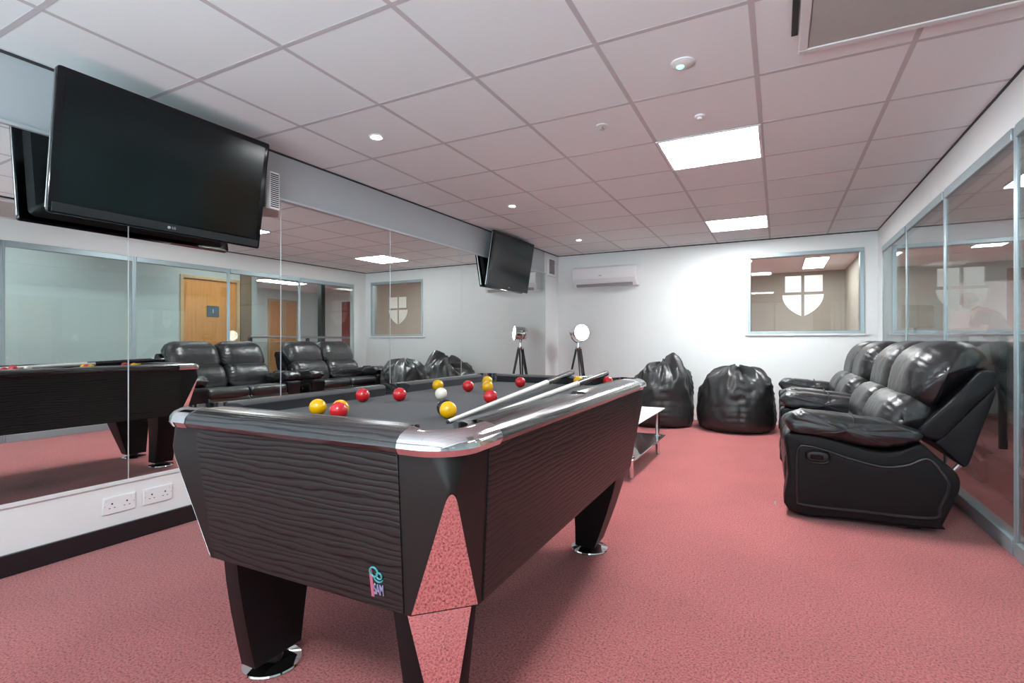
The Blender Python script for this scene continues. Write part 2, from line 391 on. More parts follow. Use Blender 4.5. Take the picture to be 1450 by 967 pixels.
# wall behind the camera; its wide window is added to let in fill light
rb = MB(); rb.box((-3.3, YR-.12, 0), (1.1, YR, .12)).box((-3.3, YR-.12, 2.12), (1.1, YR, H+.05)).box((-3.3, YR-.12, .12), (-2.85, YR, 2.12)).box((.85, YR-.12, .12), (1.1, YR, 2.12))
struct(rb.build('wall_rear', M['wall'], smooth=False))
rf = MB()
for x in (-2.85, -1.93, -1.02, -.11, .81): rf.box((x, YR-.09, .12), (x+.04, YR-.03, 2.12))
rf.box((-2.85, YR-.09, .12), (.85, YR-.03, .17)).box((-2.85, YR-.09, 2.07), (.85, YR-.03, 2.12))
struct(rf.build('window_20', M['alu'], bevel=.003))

# ------------------------------------------------------------------ wall mirrors
edges = [(-1.2, .55), (.555, 1.43), (1.434, 2.33), (2.334, 3.40), (3.404, 4.48), (4.484, 6.57)]
where = ['at the near end, outside the left edge of the view', 'nearest in view, left of the big television', 'below the big television', 'reflecting the sofas, beside the white vent box',
         'reflecting the shield window, in the middle of the wall', 'at the far end, behind the small television']
for (a, b), wq in zip(edges, where):
    if b < .9: continue
    o = MB().box((.003, a, .318), (.010, b, 1.966)).build('wall_mirror', M['mirror'], smooth=False); o.location = (-3.0, 0, 0); o.rotation_euler = (0, 0, WA)
    tag(o, 'frameless wall mirror panel '+wq, 'mirror', 'mirror panels along the left wall')
    e = MB().box((.003, b, .318), (.012, b+.004, 1.966)).build('polished_edge', M['alu_l'], o, smooth=False)

# ------------------------------------------------------------------ ceiling fittings
def panel_light(x0, y0, label):
    t = thing('ceiling_light_panel', label, 'ceiling light', (x0+.3, y0+.3, H), 0, 'square light panels in the ceiling')
    fr = MB()
    for a, b in (((-.3, -.3), (.3, -.282)), ((-.3, .282), (.3, .3)), ((-.3, -.282), (-.282, .282)), ((.282, -.282), (.3, .282))): fr.box((a[0], a[1], -.009), (b[0], b[1], -.001))
    fr.build('frame', M['white'], t, bevel=.002)
    MB().box((-.282, -.282, -.006), (.282, .282, -.002)).build('diffuser', M['panel_e'], t, smooth=False)
    return t
panel_light(-.69, 3.3, 'bright square ceiling light panel, the nearer and larger of the two in view')
panel_light(-.69, 5.7, 'bright square ceiling light panel near the back wall, the smaller of the two in view')
panel_light(-.69, -.9, 'added square ceiling light panel behind the viewpoint, out of view')  # unseen panel, added as extra room light
def downlight(y, label, x=-2.2, z=H):
    t = thing('ceiling_spotlight', label, 'spotlight', (x, y, z), 0, 'round spotlights along the mirror side of the ceiling')
    MB().lathe([(.028, -.001), (.045, -.001), (.045, -.005), (.040, -.009), (.030, -.006), (.028, -.004)], n=32, close=True).build('trim_ring', M['white'], t)
    MB().lathe([(.0, -.002), (.027, -.002), (.027, -.0045), (.015, -.007), (0, -.0075)], n=24).build('bulb', M['spot_e'], t)
downlight(2.42, 'small lit round ceiling spotlight nearest the big television')
downlight(4.24, 'small lit round ceiling spotlight above the middle of the mirror wall')
downlight(6.04, 'small lit round ceiling spotlight nearest the back corner')
t = thing('emergency_light', 'small round emergency ceiling light with a green glowing dot', 'emergency light', (-.385, 2.42, H))
MB().lathe([(0, -.001), (.052, -.001), (.052, -.006), (.040, -.012), (.022, -.016), (0, -.017)], n=36).build('housing', M['white'], t)
MB().lathe([(0, -.012), (.017, -.0165), (.013, -.021), (0, -.023)], (-.01, 0, 0), n=20).build('lens', M['led'], t)
t = MB().lathe([(0, -.001), (.028, -.001), (.026, -.010), (.014, -.013), (.012, -.022), (0, -.024)], n=28).build('smoke_detector', M['white']); t.location = (-.39, 3.03, H)
tag(t, 'tiny round white sensor on the ceiling just before the nearer light panel', 'sensor')
t = thing('ceiling_sprinkler', 'small round ceiling sprinkler rose left of the light panels', 'sprinkler', (-.915, 2.905, H))
MB().lathe([(0, -.001), (.034, -.001), (.032, -.006), (.010, -.008), (0, -.008)], n=28).build('rose', M['white'], t)
MB().lathe([(0, -.008), (.006, -.008), (.006, -.022), (.014, -.023), (.014, -.026), (0, -.026)], n=20).build('nozzle', M['steel'], t)
# air conditioning cassette, top right
t = thing('ceiling_air_cassette', 'square ceiling air conditioning cassette with white border and black slot', 'air conditioner', (.50, 2.10, H))
cf = MB()
hx, hy = .425, .425
for a, b in (((-hx, -hy), (hx, -hy+.035)), ((-hx, hy-.035), (hx, hy)), ((-hx, -hy+.035), (-hx+.035, hy-.035)), ((hx-.035, -hy+.035), (hx, hy-.035))): cf.box((a[0], a[1], -.035), (b[0], b[1], -.010))
cf.build('border_frame', M['offwhite'], t, bevel=.004)
MB().box((-hx+.037, -hy+.037, -.031), (hx-.037, hy-.037, -.012)).build('grille_panel', M['grille'], t, bevel=.003)
MB().box((-hx+.05, -hy+.05, -.012), (hx-.05, hy-.05, -.0005)).build('body', M['grey'], t, smooth=False)
MB().box((-hx-.028, -hy+.02, -.010), (-hx-.004, hy-.12, -.0005)).build('air_slot', M['black'], t, bevel=.002)

# ------------------------------------------------------------------ televisions
def television(y, xc, zc, label, shot):
    t = thing('television', label, 'television', (xc, y, zc), rot=(0, R(9.3), WA), group='wall televisions over the mirrors')
    W, Hh = .505, .3125
    bz = MB()
    sec = rrect(W, Hh, .012, 4)
    def rg(x, k): return [(x, p[0]*k[0], p[1]*k[1]) for p in rrect(W, Hh, .012, 4)]
    bz.loft([rg(-.030, (.97, .96)), rg(-.028, (.995, .99)), rg(-.004, (1, 1)), rg(.004, (.998, .997)), rg(.005, (.99, .985))]).build('bezel', M['gloss'], t)
    MB().box((.0045, -W+.030, -Hh+.058), (.0062, W-.030, Hh-.030)).build('screen', M['screen'], t, smooth=False)
    MB().box((.0045, -W+.012, -Hh+.010), (.0072, W-.012, -Hh+.050)).build('lower_trim', M['dgrey'], t, bevel=.002)
    bk = MB(); bk.loft([[(x, p[0], p[1]) for p in rrect(a, b, .03, 4, c=(0, -.02))] for x, a, b in ((-.030, .47, .27), (-.060, .45, .25), (-.085, .36, .19))])
    bk.build('back_shell', M['dgrey'], t)
    ed = MB().box((-.022, -W-.0015, -Hh+.02), (-.012, -W+.001, Hh-.02)).build('edge_strip', M['steel'], t, smooth=False)
    # maker's badge
    r = MB().lathe([(0, 0), (.0075, 0), (.0075, .0012), (0, .0012)], (.0072, -.012, -Hh+.030), 24, (1, 0, 0)).build('badge', M['alu_l'], t)
    text_mesh('logo_text', 'LG', .017, M['alu_l'], t, (.0078, .012, -Hh+.030), (PI/2, 0, PI/2))
    # bracket back to the wall (the wall leans away by a hair)
    dz = .10
    br = MB().tube([(-.085, 0, dz), (-.17, 0, dz-.02)], .022, 10).box((-.20, -.09, dz-.11), (-.165, .09, dz+.07)); br.build('wall_bracket', M['black'], t, bevel=.003)
    MB().tube([(-.09, -.25, dz), (-.088, .25, dz)], .014, 8).build('mount_rail', M['black'], t)
    return t
television(1.547, -2.757, 1.893, 'big black flat television tilted down over the mirrors, nearest on the left', 0)
television(5.42, -2.815, 1.945, 'black flat television at the far end of the mirror wall by the corner', 1)

# louvred box on the mirror wall beside the big TV, and the framed vent near the corner
t = thing('vent_box', 'white louvred vent box on the mirror wall right behind the big television', 'vent', (wx(2.22), 2.22, 1.967), WA)
VP = [(0, -.10), (.150, -.10), (.168, -.084), (.168, -.020), (.150, -.004), (.012, .10), (0, .10)]
MB().loft([[(x, y, z) for x, y in VP] for z in (-.117, .117)]).build('housing', M['white'], t, bevel=.005, seg=3)
lv = MB()
for k in range(17):
    z = -.100+.2*k/16
    lv.box((.02, -.102, z-.0034), (.142, -.09, z+.0034))
lv.build('side_louvres', M['dgrey'], t, smooth=False)
lv = MB()
for k in range(17):
    z = -.100+.2*k/16
    lv.box((.16, -.080, z-.0034), (.1700, -.024, z+.0034))
lv.build('front_louvres', M['dgrey'], t, smooth=False)
t = thing('wall_vent', 'small framed white vent with grey mesh high on the wall by the back corner', 'vent', (wx(6.78), 6.78, 2.09), WA)
fr = MB()
for a, b in (((-.14, -.135), (.14, -.105)), ((-.14, .105), (.14, .135)), ((-.14, -.105), (-.105, .105)), ((.105, -.105), (.14, .105))): fr.box((.003, a[0], a[1]), (.03, b[0], b[1]))
fr.build('frame', M['white'], t, bevel=.004)
gr = MB().box((.003, -.105, -.105), (.012, .105, .105)); gr.mi = 1
for k in range(12): gr.box((.012, -.105, -.098+.0178*k), (.019, .105, -.090+.0178*k))
gr.build('mesh_grille', [M['dgrey'], M['grey']], t, smooth=False)

# double sockets
def socket(y, z, label):
    t = thing('double_socket', label, 'socket', (wx(y)+.0025, y, z), WA, 'double sockets under the mirror')
    MB().box((0, -.073, -.043), (.010, .073, .043)).build('plate', M['white'], t, bevel=.004)
    for s in (-1, 1):
        h = MB()
        h.box((.0098, s*.033-.0035, .004), (.0106, s*.033+.0035, .012)).box((.0098, s*.033-.0145, -.014), (.0106, s*.033-.0075, -.0105)).box((.0098, s*.033+.0075, -.014), (.0106, s*.033+.0145, -.0105))
        h.build('pin_holes', M['black'], t, smooth=False)
        MB().box((.0095, s*.060-.006, .020), (.0125, s*.060+.006, .034)).build('switch', M['white'], t, bevel=.001)
    for s in (-1, 1): MB().lathe([(0, .0098), (.003, .0098), (.0025, .011), (0, .0112)], (0, s*.064, 0), 12, (1, 0, 0)).build('screw', M['steel'], t)
socket(1.392, .200, 'white double wall socket with switches, nearer to the left picture edge')
socket(1.575, .200, 'white double wall socket beside the near corner of the pool table')

# split air conditioner on the back wall
t = thing('wall_air_conditioner', 'white wall mounted split air conditioner on the back wall', 'air conditioner', (-2.145, YB, 1.93))
pr = [(0, -.14), (-.13, -.14), (-.165, -.10), (-.195, -.03), (-.200, .06), (-.185, .115), (-.15, .14), (0, .14)]
MB().loft([[(x*k if False else x, y, z) for y, z in pr] for x, k in ((-.455, 1), (.455, 1))]).build('casing', M['white'], t, bevel=.008, seg=3)
MB().loft([[(x, y, z) for y, z in ((-.140, -.142), (-.170, -.106), (-.166, -.102), (-.136, -.138))] for x in (-.40, .40)]).build('outlet_flap', M['grey'], t, smooth=False)
MB().loft([[(x, y, z) for y, z in ((-.196, -.034), (-.172, -.094), (-.176, -.097), (-.2, -.036))] for x in (-.43, .43)]).build('air_deflector', M['offwhite'], t, bevel=.001)
MB().box((-.06, -.2025, .0), (-.02, -.199, .008)).build('badge', M['grey'], t, smooth=False)

# ------------------------------------------------------------------ pool table
PT = thing('pool_table', 'black pool table with rippled wood sides and chrome corners, balls in play on top', 'pool table', (-1.062, 1.72, 0), R(.9))
HX, HY, RC = .498, .905, .10
def rail_path(sx, sy, ext, exl, n=12):
    c = Vector((sx*(HX-RC), sy*(HY-RC), 0)); out = []
    a0 = math.atan2(sy, sx)
    seq = [(c+Vector((0, -sy*exl, 0)), 0)]+[(c, i/n) for i in range(n+1)]+[(c+Vector((-sx*ext, 0, 0)), 1)]
    for p, t_ in seq:
        a = t_*PI/2; d = Vector((sx*math.cos(a), sy*math.sin(a), 0)); out.append((p+d*RC, -d))
    return out
SEC = [(0, .805), (.003, .817), (.012, .828), (.028, .8355), (.050, .8395), (.090, .8405), (.090, .800), (.03, .791), (.008, .793)]
SECC = [(-.002, .805), (.001, .8185), (.011, .8298), (.028, .8372), (.050, .8412), (.0895, .842), (.0895, .798), (.03, .789), (.006, .791)]
def sweep(path, sec): return [[p+n*d+Vector((0, 0, z)) for d, z in sec] for p, n in path]
cut = []
for sx in (-1, 1):
    for sy in (-1, 0, 1):
        c = MB().lathe([(.058 if sy else .047, .60), (.058 if sy else .047, .95)], (sx*(HX-.103 if sy else HX-.088), sy*(HY-.103), 0), 48).build('cutter', M['liner'], PT); cut.append((sx, sy, c))
def cutters(f): return [c for sx, sy, c in cut if f(sx, sy)]
EXT, EXL = .043, .095
for sx in (-1, 1):
    for sy in (-1, 1):
        o = MB().loft(sweep(rail_path(sx, sy, EXT, EXL), SECC)).build('corner_casting', M['chrome'], PT)
        boolean(o, cutters(lambda a, b, sx=sx, sy=sy: (a, b) == (sx, sy)))
        o['label'] = 'chrome corner casting'
e = HX-RC-EXT
for sy in (-1, 1):
    o = MB().loft(sweep([(Vector((x, sy*HY, 0)), Vector((0, -sy, 0))) for x in (-e, e)], SEC)).build('end_rail', M['rip_y'], PT)
    boolean(o, cutters(lambda a, b, sy=sy: b == sy))
e = HY-RC-EXL
for sx in (-1, 1):
    o = MB().loft(sweep([(Vector((sx*HX, y, 0)), Vector((-sx, 0, 0))) for y in (-e, e)], SEC)).build('side_rail', M['rip_x'], PT)
    boolean(o, cutters(lambda a, b, sx=sx: a == sx))
BED = .7995
o = MB().box((-HX+.088, -HY+.088, .765), (HX-.088, HY-.088, BED)).build('bed_cloth', M['cloth'], PT, smooth=False); boolean(o, cutters(lambda a, b: True))
CS = [(.0885, .8402), (.112, .8392), (.126, .831), (.119, .816), (.114, .7992), (.0885, .7992)]
def cushion(p0, p1, n):
    p0, p1, n = Vector(p0), Vector(p1), Vector(n); d = (p1-p0).normalized()
    rings = [[p0+d*((q[0]-.0885)*.9)+n*q[0]+Vector((0, 0, q[1])) for q in CS], [p1-d*((q[0]-.0885)*.9)+n*q[0]+Vector((0, 0, q[1])) for q in CS]]
    MB().loft(rings).build('cushion', M['cloth'], PT, bevel=.002)
for sy in (-1, 1): cushion((-HX+.150, sy*HY, 0), (HX-.150, sy*HY, 0), (0, -sy, 0))
for sx in (-1, 1):
    for sy in (-1, 1): cushion((sx*HX, sy*.048, 0), (sx*HX, sy*(HY-.150), 0), (-sx, 0, 0))
for sx, sy, c in cut:
    r = .0575 if sy else .0465; p = (sx*(HX-.103 if sy else HX-.088), sy*(HY-.103), 0)
    MB().lathe([(r, .7975), (r-.003, .7975), (r-.004, .72), (.004, .705), (0, .705), (0, .700), (r, .715)], p, 36).build('pocket_liner', M['liner'], PT)
for _, _, c in cut: bpy.data.objects.remove(c)
# tapered cabinet, its four corners sliced by slanting mirror-polished facets
ZT, ZB, ZA = .793, .42, .728
TX, TY, BX, BY, CH = HX-.020, HY-.022, HX-.043, HY-.075, .108
def cab(z):
    f_ = (ZT-z)/(ZT-ZB); return TX+(BX-TX)*f_, TY+(BY-TY)*f_
rings = []
for z in (ZB, .5, .6, .7, ZA, ZA+.018, ZA+.036, ZT):
    x, y = cab(z); rings.append(rrect(x, y, .020+.042*max(0, (z-ZA)/(ZT-ZA)), 8, z))
mb = MB().loft(rings); me = bpy.data.meshes.new('t'); me.from_pydata(mb.v, [], mb.f)
bm = bmesh.new(); bm.from_mesh(me); bmesh.ops.recalc_face_normals(bm, faces=bm.faces[:])
facets = []
ax, ay = cab(ZA); k = .022*(1-math.sqrt(.5))*.6
for sx in (-1, 1):
    for sy in (-1, 1):
        A = Vector((sx*(ax-k), sy*(ay-k), ZA)); P1 = Vector((sx*(BX-CH), sy*BY, ZB)); P2 = Vector((sx*BX, sy*(BY-CH), ZB))
        nrm = (P1-A).cross(P2-A).normalized()
        if nrm.dot(Vector((sx, sy, 0))) < 0: nrm = -nrm
        g_ = bm.verts[:]+bm.edges[:]+bm.faces[:]
        rs = bmesh.ops.bisect_plane(bm, geom=g_, plane_co=A, plane_no=nrm, clear_outer=True)
        ed = [q for q in rs['geom_cut'] if isinstance(q, bmesh.types.BMEdge)]
        fs = bmesh.ops.contextual_create(bm, geom=ed)['faces']
        vs = [v.co.copy() for f_ in fs for v in f_.verts]
        facets.append((vs, nrm))
o = bm_obj('cabinet', bm, M['satin'], PT, angle=30)
for vs, nrm in facets:
    if len(vs) < 3: continue
    c_ = sum(vs, Vector())/len(vs); vs = [c_+(v-c_)*.985 for v in vs]
    MB().loft([[v-nrm*.003 for v in vs], [v+nrm*.0003 for v in vs]]).build('corner_facet', M['facet'], PT, smooth=False)['label'] = 'mirror polished corner facet'
PM = .125
for sy in (-1, 1):
    q = []
    for z in (ZB+.003, ZT-.004):
        x, y = cab(z); q.append((x, y, z))
    w0 = BX-PM; w1 = w0+.012
    rg = [[(-w0, q[0][1]*sy, q[0][2]), (w0, q[0][1]*sy, q[0][2]), (w1, q[1][1]*sy, q[1][2]), (-w1, q[1][1]*sy, q[1][2])]]
    MB().loft([[(a, b-sy*.004, c) for a, b, c in rg[0]], [(a, b+sy*.0035, c) for a, b, c in rg[0]]]).build('end_panel', M['rip_z'], PT, bevel=.0012)
for sx in (-1, 1):
    q = []
    for z in (ZB+.003, ZT-.004):
        x, y = cab(z); q.append((x, y, z))
    w0 = BY-PM; w1 = w0+.03
    rg = [(sx*q[0][0], -w0, q[0][2]), (sx*q[0][0], w0, q[0][2]), (sx*q[1][0], w1, q[1][2]), (sx*q[1][0], -w1, q[1][2])]
    MB().loft([[(a-sx*.004, b, c) for a, b, c in rg], [(a+sx*.0035, b, c) for a, b, c in rg]]).build('side_panel', M['rip_z'], PT, bevel=.0012)
# legs: chamfered blocks that close to a sharp outer corner at the foot, each with its facet and disc foot
LEGS = {(-1, -1): ((.004, .034), (.055, .130), (.065, .17), .165, .29), (1, -1): ((.016, .002), (.085, .10), (.095, .075), .142, .125),
        (1, 1): ((.014, .012), (.150, .050), (.095, .15), .22, .29), (-1, 1): ((.012, .012), (.110, .100), (.10, .14), .17, .25)}
for sx in (-1, 1):
    for sy in (-1, 1):
        (ix, iy), (bx_, by_), (bw_, bd_), tw_, td_ = LEGS[sx, sy]; lv = []
        for z, f_ in ((ZB-.0005, 0), (.33, .24), (.22, .52), (.12, .78), (.035, 1)):
            g2 = f_**1.15; ch = (CH-ix*.5)*(1-f_)+.003; ox = ix+(bx_-ix)*g2; oy = iy+(by_-iy)*g2; w = tw_+(bw_-tw_)*f_; d = td_+(bd_-td_)*f_
            pts = [(ox+ch, oy), (ox+w, oy), (ox+w, oy+d), (ox, oy+d), (ox, oy+ch)]
            lv.append([Vector((sx*(BX-a), sy*(BY-b), z)) for a, b in pts])
        lg = MB().loft(lv).build('leg', M['leg'], PT, angle=70)
        fa = MB(); n_ = Vector((sx, sy, -.25)).normalized()
        rows = [(r_[0], r_[4]) for r_ in lv]
        for i in range(len(rows)-1):
            qd = [rows[i][0], rows[i][1], rows[i+1][1], rows[i+1][0]]
            fa.loft([[v-n_*.002 for v in qd], [v+n_*.0006 for v in qd]])
        fa.build('leg_facet', M['facet'], lg, smooth=False)['label'] = 'mirror polished leg facet'
        fx, fy = sx*(BX-bx_-bw_*.5), sy*(BY-by_-bd_*.5)
        MB().lathe([(.0, .012), (.034, .012), (.030, .060), (0, .060)], (fx, fy, 0), 24).build('foot_stem', M['black'], lg)
        MB().lathe([(0, .0), (.086, .0), (.090, .004), (.088, .009), (.060, .016), (.036, .022), (0, .022)], (fx, fy, 0), 40).build('disc_foot', M['chrome'], lg)
# the cabinet leans a touch to one side, legs with it
for o in PT.children_recursive:
    if o.type == 'MESH' and o.name.split('.')[0] in ('cabinet', 'corner_facet', 'end_panel', 'side_panel', 'leg', 'leg_facet', 'foot_stem', 'disc_foot'):
        for v in o.data.vertices: v.co.x -= .013*max(0, min(1, (ZT-v.co.z)/(ZT-ZB)))
# badge on the end panel
def on_front(x, z):
    f_ = (ZT-z)/(ZT-ZB); return Vector((x, -(TY+(BY-TY)*f_)-.0042, z))
tilt = math.atan((TY-BY)/(ZT-ZB))
bx, bz = .250, .482
bd = bpy.data.objects.new('badge', None); C.objects.link(bd); bd.parent = PT; bd.location = on_front(bx, bz); bd.rotation_euler = (-(-tilt)*-1, 0, 0)
bd.rotation_euler = (tilt, 0, 0)
MB().box((-.019, -.0012, -.036), (-.011, .001, .030)).build('badge_bar', M['pink'], bd, smooth=False)
rg = MB()
def ring2(cx_, cz_, r_, t_, a0=0, a1=360):
    pts = [(cx_+r_*math.cos(R(a0+(a1-a0)*i/28)), -.002, cz_+r_*math.sin(R(a0+(a1-a0)*i/28))) for i in range(29)]
    rg.tube(pts, t_, 8)
ring2(-.004, .026, .011, .0022); ring2(.010, .019, .0075, .002); ring2(.0075, .017, .013, .0018, 200, 330)
rg.build('badge_rings', M['cyan'], bd)
tx = text_mesh('badge_letters', 'SAM', .024, M['lilac'], bd, (.005, -.0018, -.016), (PI/2, 0, 0), .0012); tx.scale = (.62, 1.55, 1)

# ------------------------------------------------------------------ balls
def uvs(r, n=32, k=20):
    return MB().lathe([(r*math.sin(PI*i/k), -r*math.cos(PI*i/k)) for i in range(k+1)], n=n)
bmesh_c = {}
def ball(kind, x, y, label, r=.0254):
    col = {'r': 'ball_r', 'y': 'ball_y', 'w': 'ball_w', 'k': 'ball_k'}[kind]
    if kind not in bmesh_c: o = uvs(r).build('pool_ball', M[col], angle=180); bmesh_c[kind] = o
    else: o = bmesh_c[kind].copy(); C.objects.link(o)
    o.location = (x, y, BED+r+.0003); tag(o, label, 'ball', {'r': 'red pool balls', 'y': 'yellow pool balls', 'w': None, 'k': None}[kind]); return o
A_ = math.atan(377/726)
def at(px, py, z):
    u = (px-725)/726; v = (483-py)/726; d = (-math.sin(A_)+u*math.cos(A_), math.cos(A_)+u*math.sin(A_)); t_ = (z-1.023)/v
    return d[0]*t_, d[1]*t_
for kind, px, py, lab in (
    ('r', 479.5, 581, 'red pool ball hiding a yellow ball, near the left front corner'),
    ('r', 513.6, 559, 'red pool ball close to the left cushion just before the middle pocket'),
    ('r', 566, 558, 'red pool ball out from the left middle pocket'),
    ('r', 663, 546, 'red pool ball left of the two stacked yellow balls'),
    ('r', 694.6, 561, 'red pool ball touching the cue shaft below two yellow balls'),
    ('r', 736.7, 540.6, 'red pool ball near the far end rail left of the cues'),
    ('r', 861, 540, 'red pool ball at the far end right of both cue butts'),
    ('y', 450, 576, 'yellow pool ball nearest the left front corner, standing clear'),
    ('y', 482, 577.5, 'yellow pool ball mostly hidden behind a red ball at the near end'),
    ('y', 620, 545, 'yellow pool ball behind the white cue ball by the left cushion'),
    ('y', 690, 539, 'yellow pool ball in front of the far left pocket, rearmost of a pair'),
    ('y', 690.5, 546.8, 'yellow pool ball in the front of a pair, behind a red ball'),
    ('y', 634.6, 580, 'yellow pool ball beside the cue tip hiding the black ball'),
    ('y', 819, 539, 'yellow pool ball at the far end between the two cue butts')):
    x, y = at(px, py, BED+.0257); ball(kind, x, y, lab)
x, y = at(624.6, 557, BED+.024); ball('w', x, y, 'white cue ball in the middle of the pool table', .0238)
x, y = at(634.6, 580, BED+.0257); d_ = Vector((x, y, 0)).normalized(); sd = Vector((-d_.y, d_.x, 0))
p_ = Vector((x, y, 0))+d_*.052+sd*.009; ball('k', p_.x, p_.y, 'black pool ball almost hidden behind a yellow ball')

# ------------------------------------------------------------------ cues
def cue(p0, p1, label):
    p0, p1 = Vector(p0), Vector(p1); d = p1-p0; ln = d.length; d.normalize()
    t = thing('pool_cue', label, 'cue', p0, group='cues lying across the pool table'); t.rotation_euler = d.to_track_quat('Z', 'Y').to_euler()
    sp = .66*ln
    MB().lathe([(.0048, .006), (.0060, .03), (.0125, sp)], n=20).build('shaft', M['maple'], t)
    MB().lathe([(.0126, sp), (.0132, sp+.02), (.0152, ln-.03), (.0152, ln-.006), (.012, ln), (0, ln)], n=24).build('butt', M['cue_dark'], t)
    MB().lathe([(0, 0), (.0035, .0006), (.0046, .003), (.0046, .007)], n=16).build('tip', M['tip'], t)
cue((*at(633, 597, BED+.0062), BED+.0062), (-.985, 2.60, .8562), 'pool cue with pale shaft, left of the two, tip beside a yellow ball')
cue((*at(657.5, 600.5, BED+.0062), BED+.0062), (-.797, 2.605, .8562), 'pool cue with pale shaft, right of the two, alongside the right cushion')

# ------------------------------------------------------------------ recliner sofas
def sofa(loc, rz, label):
    S = thing('recliner_sofa', label, 'sofa', loc, rz, 'two seat black leather recliner sofas')
    W, AW = 1.45, .19
    seats = [(AW, W/2), (W/2, W-AW)]
    lm, ls = M['leather'], M['leather_s']
    side = [(.005, .035), (.000, .25), (-.012, .40), (-.018, .455), (.004, .486), (.10, .487), (.195, .474), (.32, .445), (.45, .425), (.55, .445), (.62, .478), (.655, .455), (.70, .41), (.775, .335), (.785, .26), (.75, .15), (.715, .06), (.70, .035), (.35, .028)]
    inset = [(.052, .40), (.10, .422), (.19, .405), (.30, .372), (.45, .342), (.56, .362), (.645, .405), (.70, .345), (.735, .27), (.70, .16), (.665, .095), (.35, .085), (.07, .085), (.050, .12), (.046, .25)]
    padp = [(-.018, .548), (.000, .585), (.05, .612), (.12, .616), (.32, .600), (.49, .582), (.60, .553), (.64, .52), (.595, .480), (.52, .452), (.42, .440), (.30, .452), (.19, .474), (.07, .488), (.01, .505)]
    for i, (v0, v1) in enumerate(((0, AW), (W-AW, W))):
        out = v0 if i == 0 else v1; s = -1 if i == 0 else 1
        a = pillow('arm_body', side, v0, v1, ls, S, r=.022, n=76, amp=.0012, freq=5, bulge=.002, seed=i)
        # raised inset panel framed by a welt
        pl = pillow('arm_panel', inset, out+s*.0075, out-s*.012, ls, a, r=.010, n=70, nv=4, amp=.0006, freq=4, bulge=.001, seed=i+3)
        pts = [(u, out+s*.006, z) for u, z in smooth_loop(inset, 70)]
        MB().tube(pts+[pts[0]], .009, 8).build('welt', lm, a)
        p = pillow('arm_pad', padp, v0-.018, v1+.018, lm, S, r=.055, n=110, nv=26, amp=.0062, freq=15, bulge=.01, pleat=.0028, pfreq=95, pw=.06, seed=i+7)
        b = pillow('pad_seam', [(.318, .606), (.324, .606), (.330, .50), (.326, .458), (.321, .458), (.322, .5)], v0-.017, v1+.017, lm, p, r=.05, n=24, amp=0)
        # recliner pull set in the panel
        hc = Vector((.149, out+s*.010, .367))
        rim = [(hc.x+math.copysign(.058*abs(math.cos(a_))**.75, math.cos(a_)), hc.y+s*.004, hc.z+math.copysign(.034*abs(math.sin(a_))**.75, math.sin(a_))) for a_ in [2*PI*k/32 for k in range(32)]]
        MB().tube(rim+[rim[0]], .006, 8).build('handle_rim', M['gloss'], a)
        MB().loft([[Vector((hc.x+(q[0]-hc.x)*f_, hc.y+s*dy, hc.z+(q[2]-hc.z)*f_)) for q in rim] for f_, dy in ((.95, -.004), (.95, .001), (.9, .0015))]).build('handle_recess', M['black'], a)
        MB().box((hc.x-.036, hc.y, hc.z-.014), (hc.x+.030, hc.y+s*.007, hc.z+.012)).build('handle', M['gloss'], a, bevel=.006)
    # hidden frame under the seats
    MB().box((.07, AW, .035), (.70, W-AW, .25)).build('base_frame', M['black'], S, bevel=.01)
    MB().box((.05, .09, .0), (.11, W-.09, .034)).box((.58, .09, 0), (.64, W-.09, .034)).build('feet_rail', M['black'], S, bevel=.004)
    for k, (v0, v1) in enumerate(seats):
        g = .004
        seatp = [(.012, .33), (-.012, .39), (.01, .445), (.09, .462), (.30, .45), (.52, .43), (.60, .41), (.60, .28), (.30, .255), (.06, .265)]
        pillow('seat_cushion', seatp, v0+g, v1-g, lm, S, r=.045, n=60, nv=16, amp=.004, freq=7, puff=.03, bulge=.004, pleat=.0012, seed=20+k)
        footp = [(.022, .07), (-.004, .10), (-.014, .20), (-.012, .30), (.004, .345), (.05, .35), (.06, .20), (.055, .07)]
        ft = pillow('footrest', footp, v0+g, v1-g, lm, S, r=.025, n=44, nv=14, amp=.003, freq=10, bulge=.003, pleat=.002, pfreq=110, seed=30+k)
        b0, b1 = (v0-.10, v1) if k == 0 else (v0, v1+.10)
        lumb = [(.45, .43), (.445, .50), (.452, .575), (.485, .655), (.545, .712), (.62, .728), (.70, .70), (.74, .62), (.68, .50), (.58, .42)]
        pillow('lumbar_cushion', lumb, b0+.012, b1-.004, lm, S, r=.10, n=96, nv=20, amp=.004, freq=7, puff=.03, bulge=.012, pleat=.0045, pfreq=125, pw=.07, seed=40+k)
        head = [(.585, .70), (.588, .80), (.610, .885), (.655, .958), (.725, 1.005), (.800, 1.022), (.870, 1.010), (.925, .968), (.945, .915), (.90, .835), (.80, .735), (.70, .645), (.645, .64)]
        pillow('head_cushion', head, b0+.002, b1-.002, lm, S, r=.14, n=120, nv=24, amp=.0035, freq=6, puff=.03, bulge=.018, pleat=.0048, pfreq=125, pw=.075, seed=50+k)
        sh = [(.63, .545), (.665, .50), (.72, .50), (.78, .57), (.945, .795), (.952, .84), (.935, .868), (.90, .872), (.865, .85), (.76, .71)]
        pillow('back_shell', sh, b0-.030*(k == 0)+.004, b1+.030*(k == 1)-.004, ls, S, r=.022, n=60, nv=10, amp=.0015, freq=5, bulge=.003, seed=60+k)
        lo = [(.70, .478), (.945, .785), (.952, .77), (.935, .70), (.84, .37), (.825, .355), (.80, .375)]
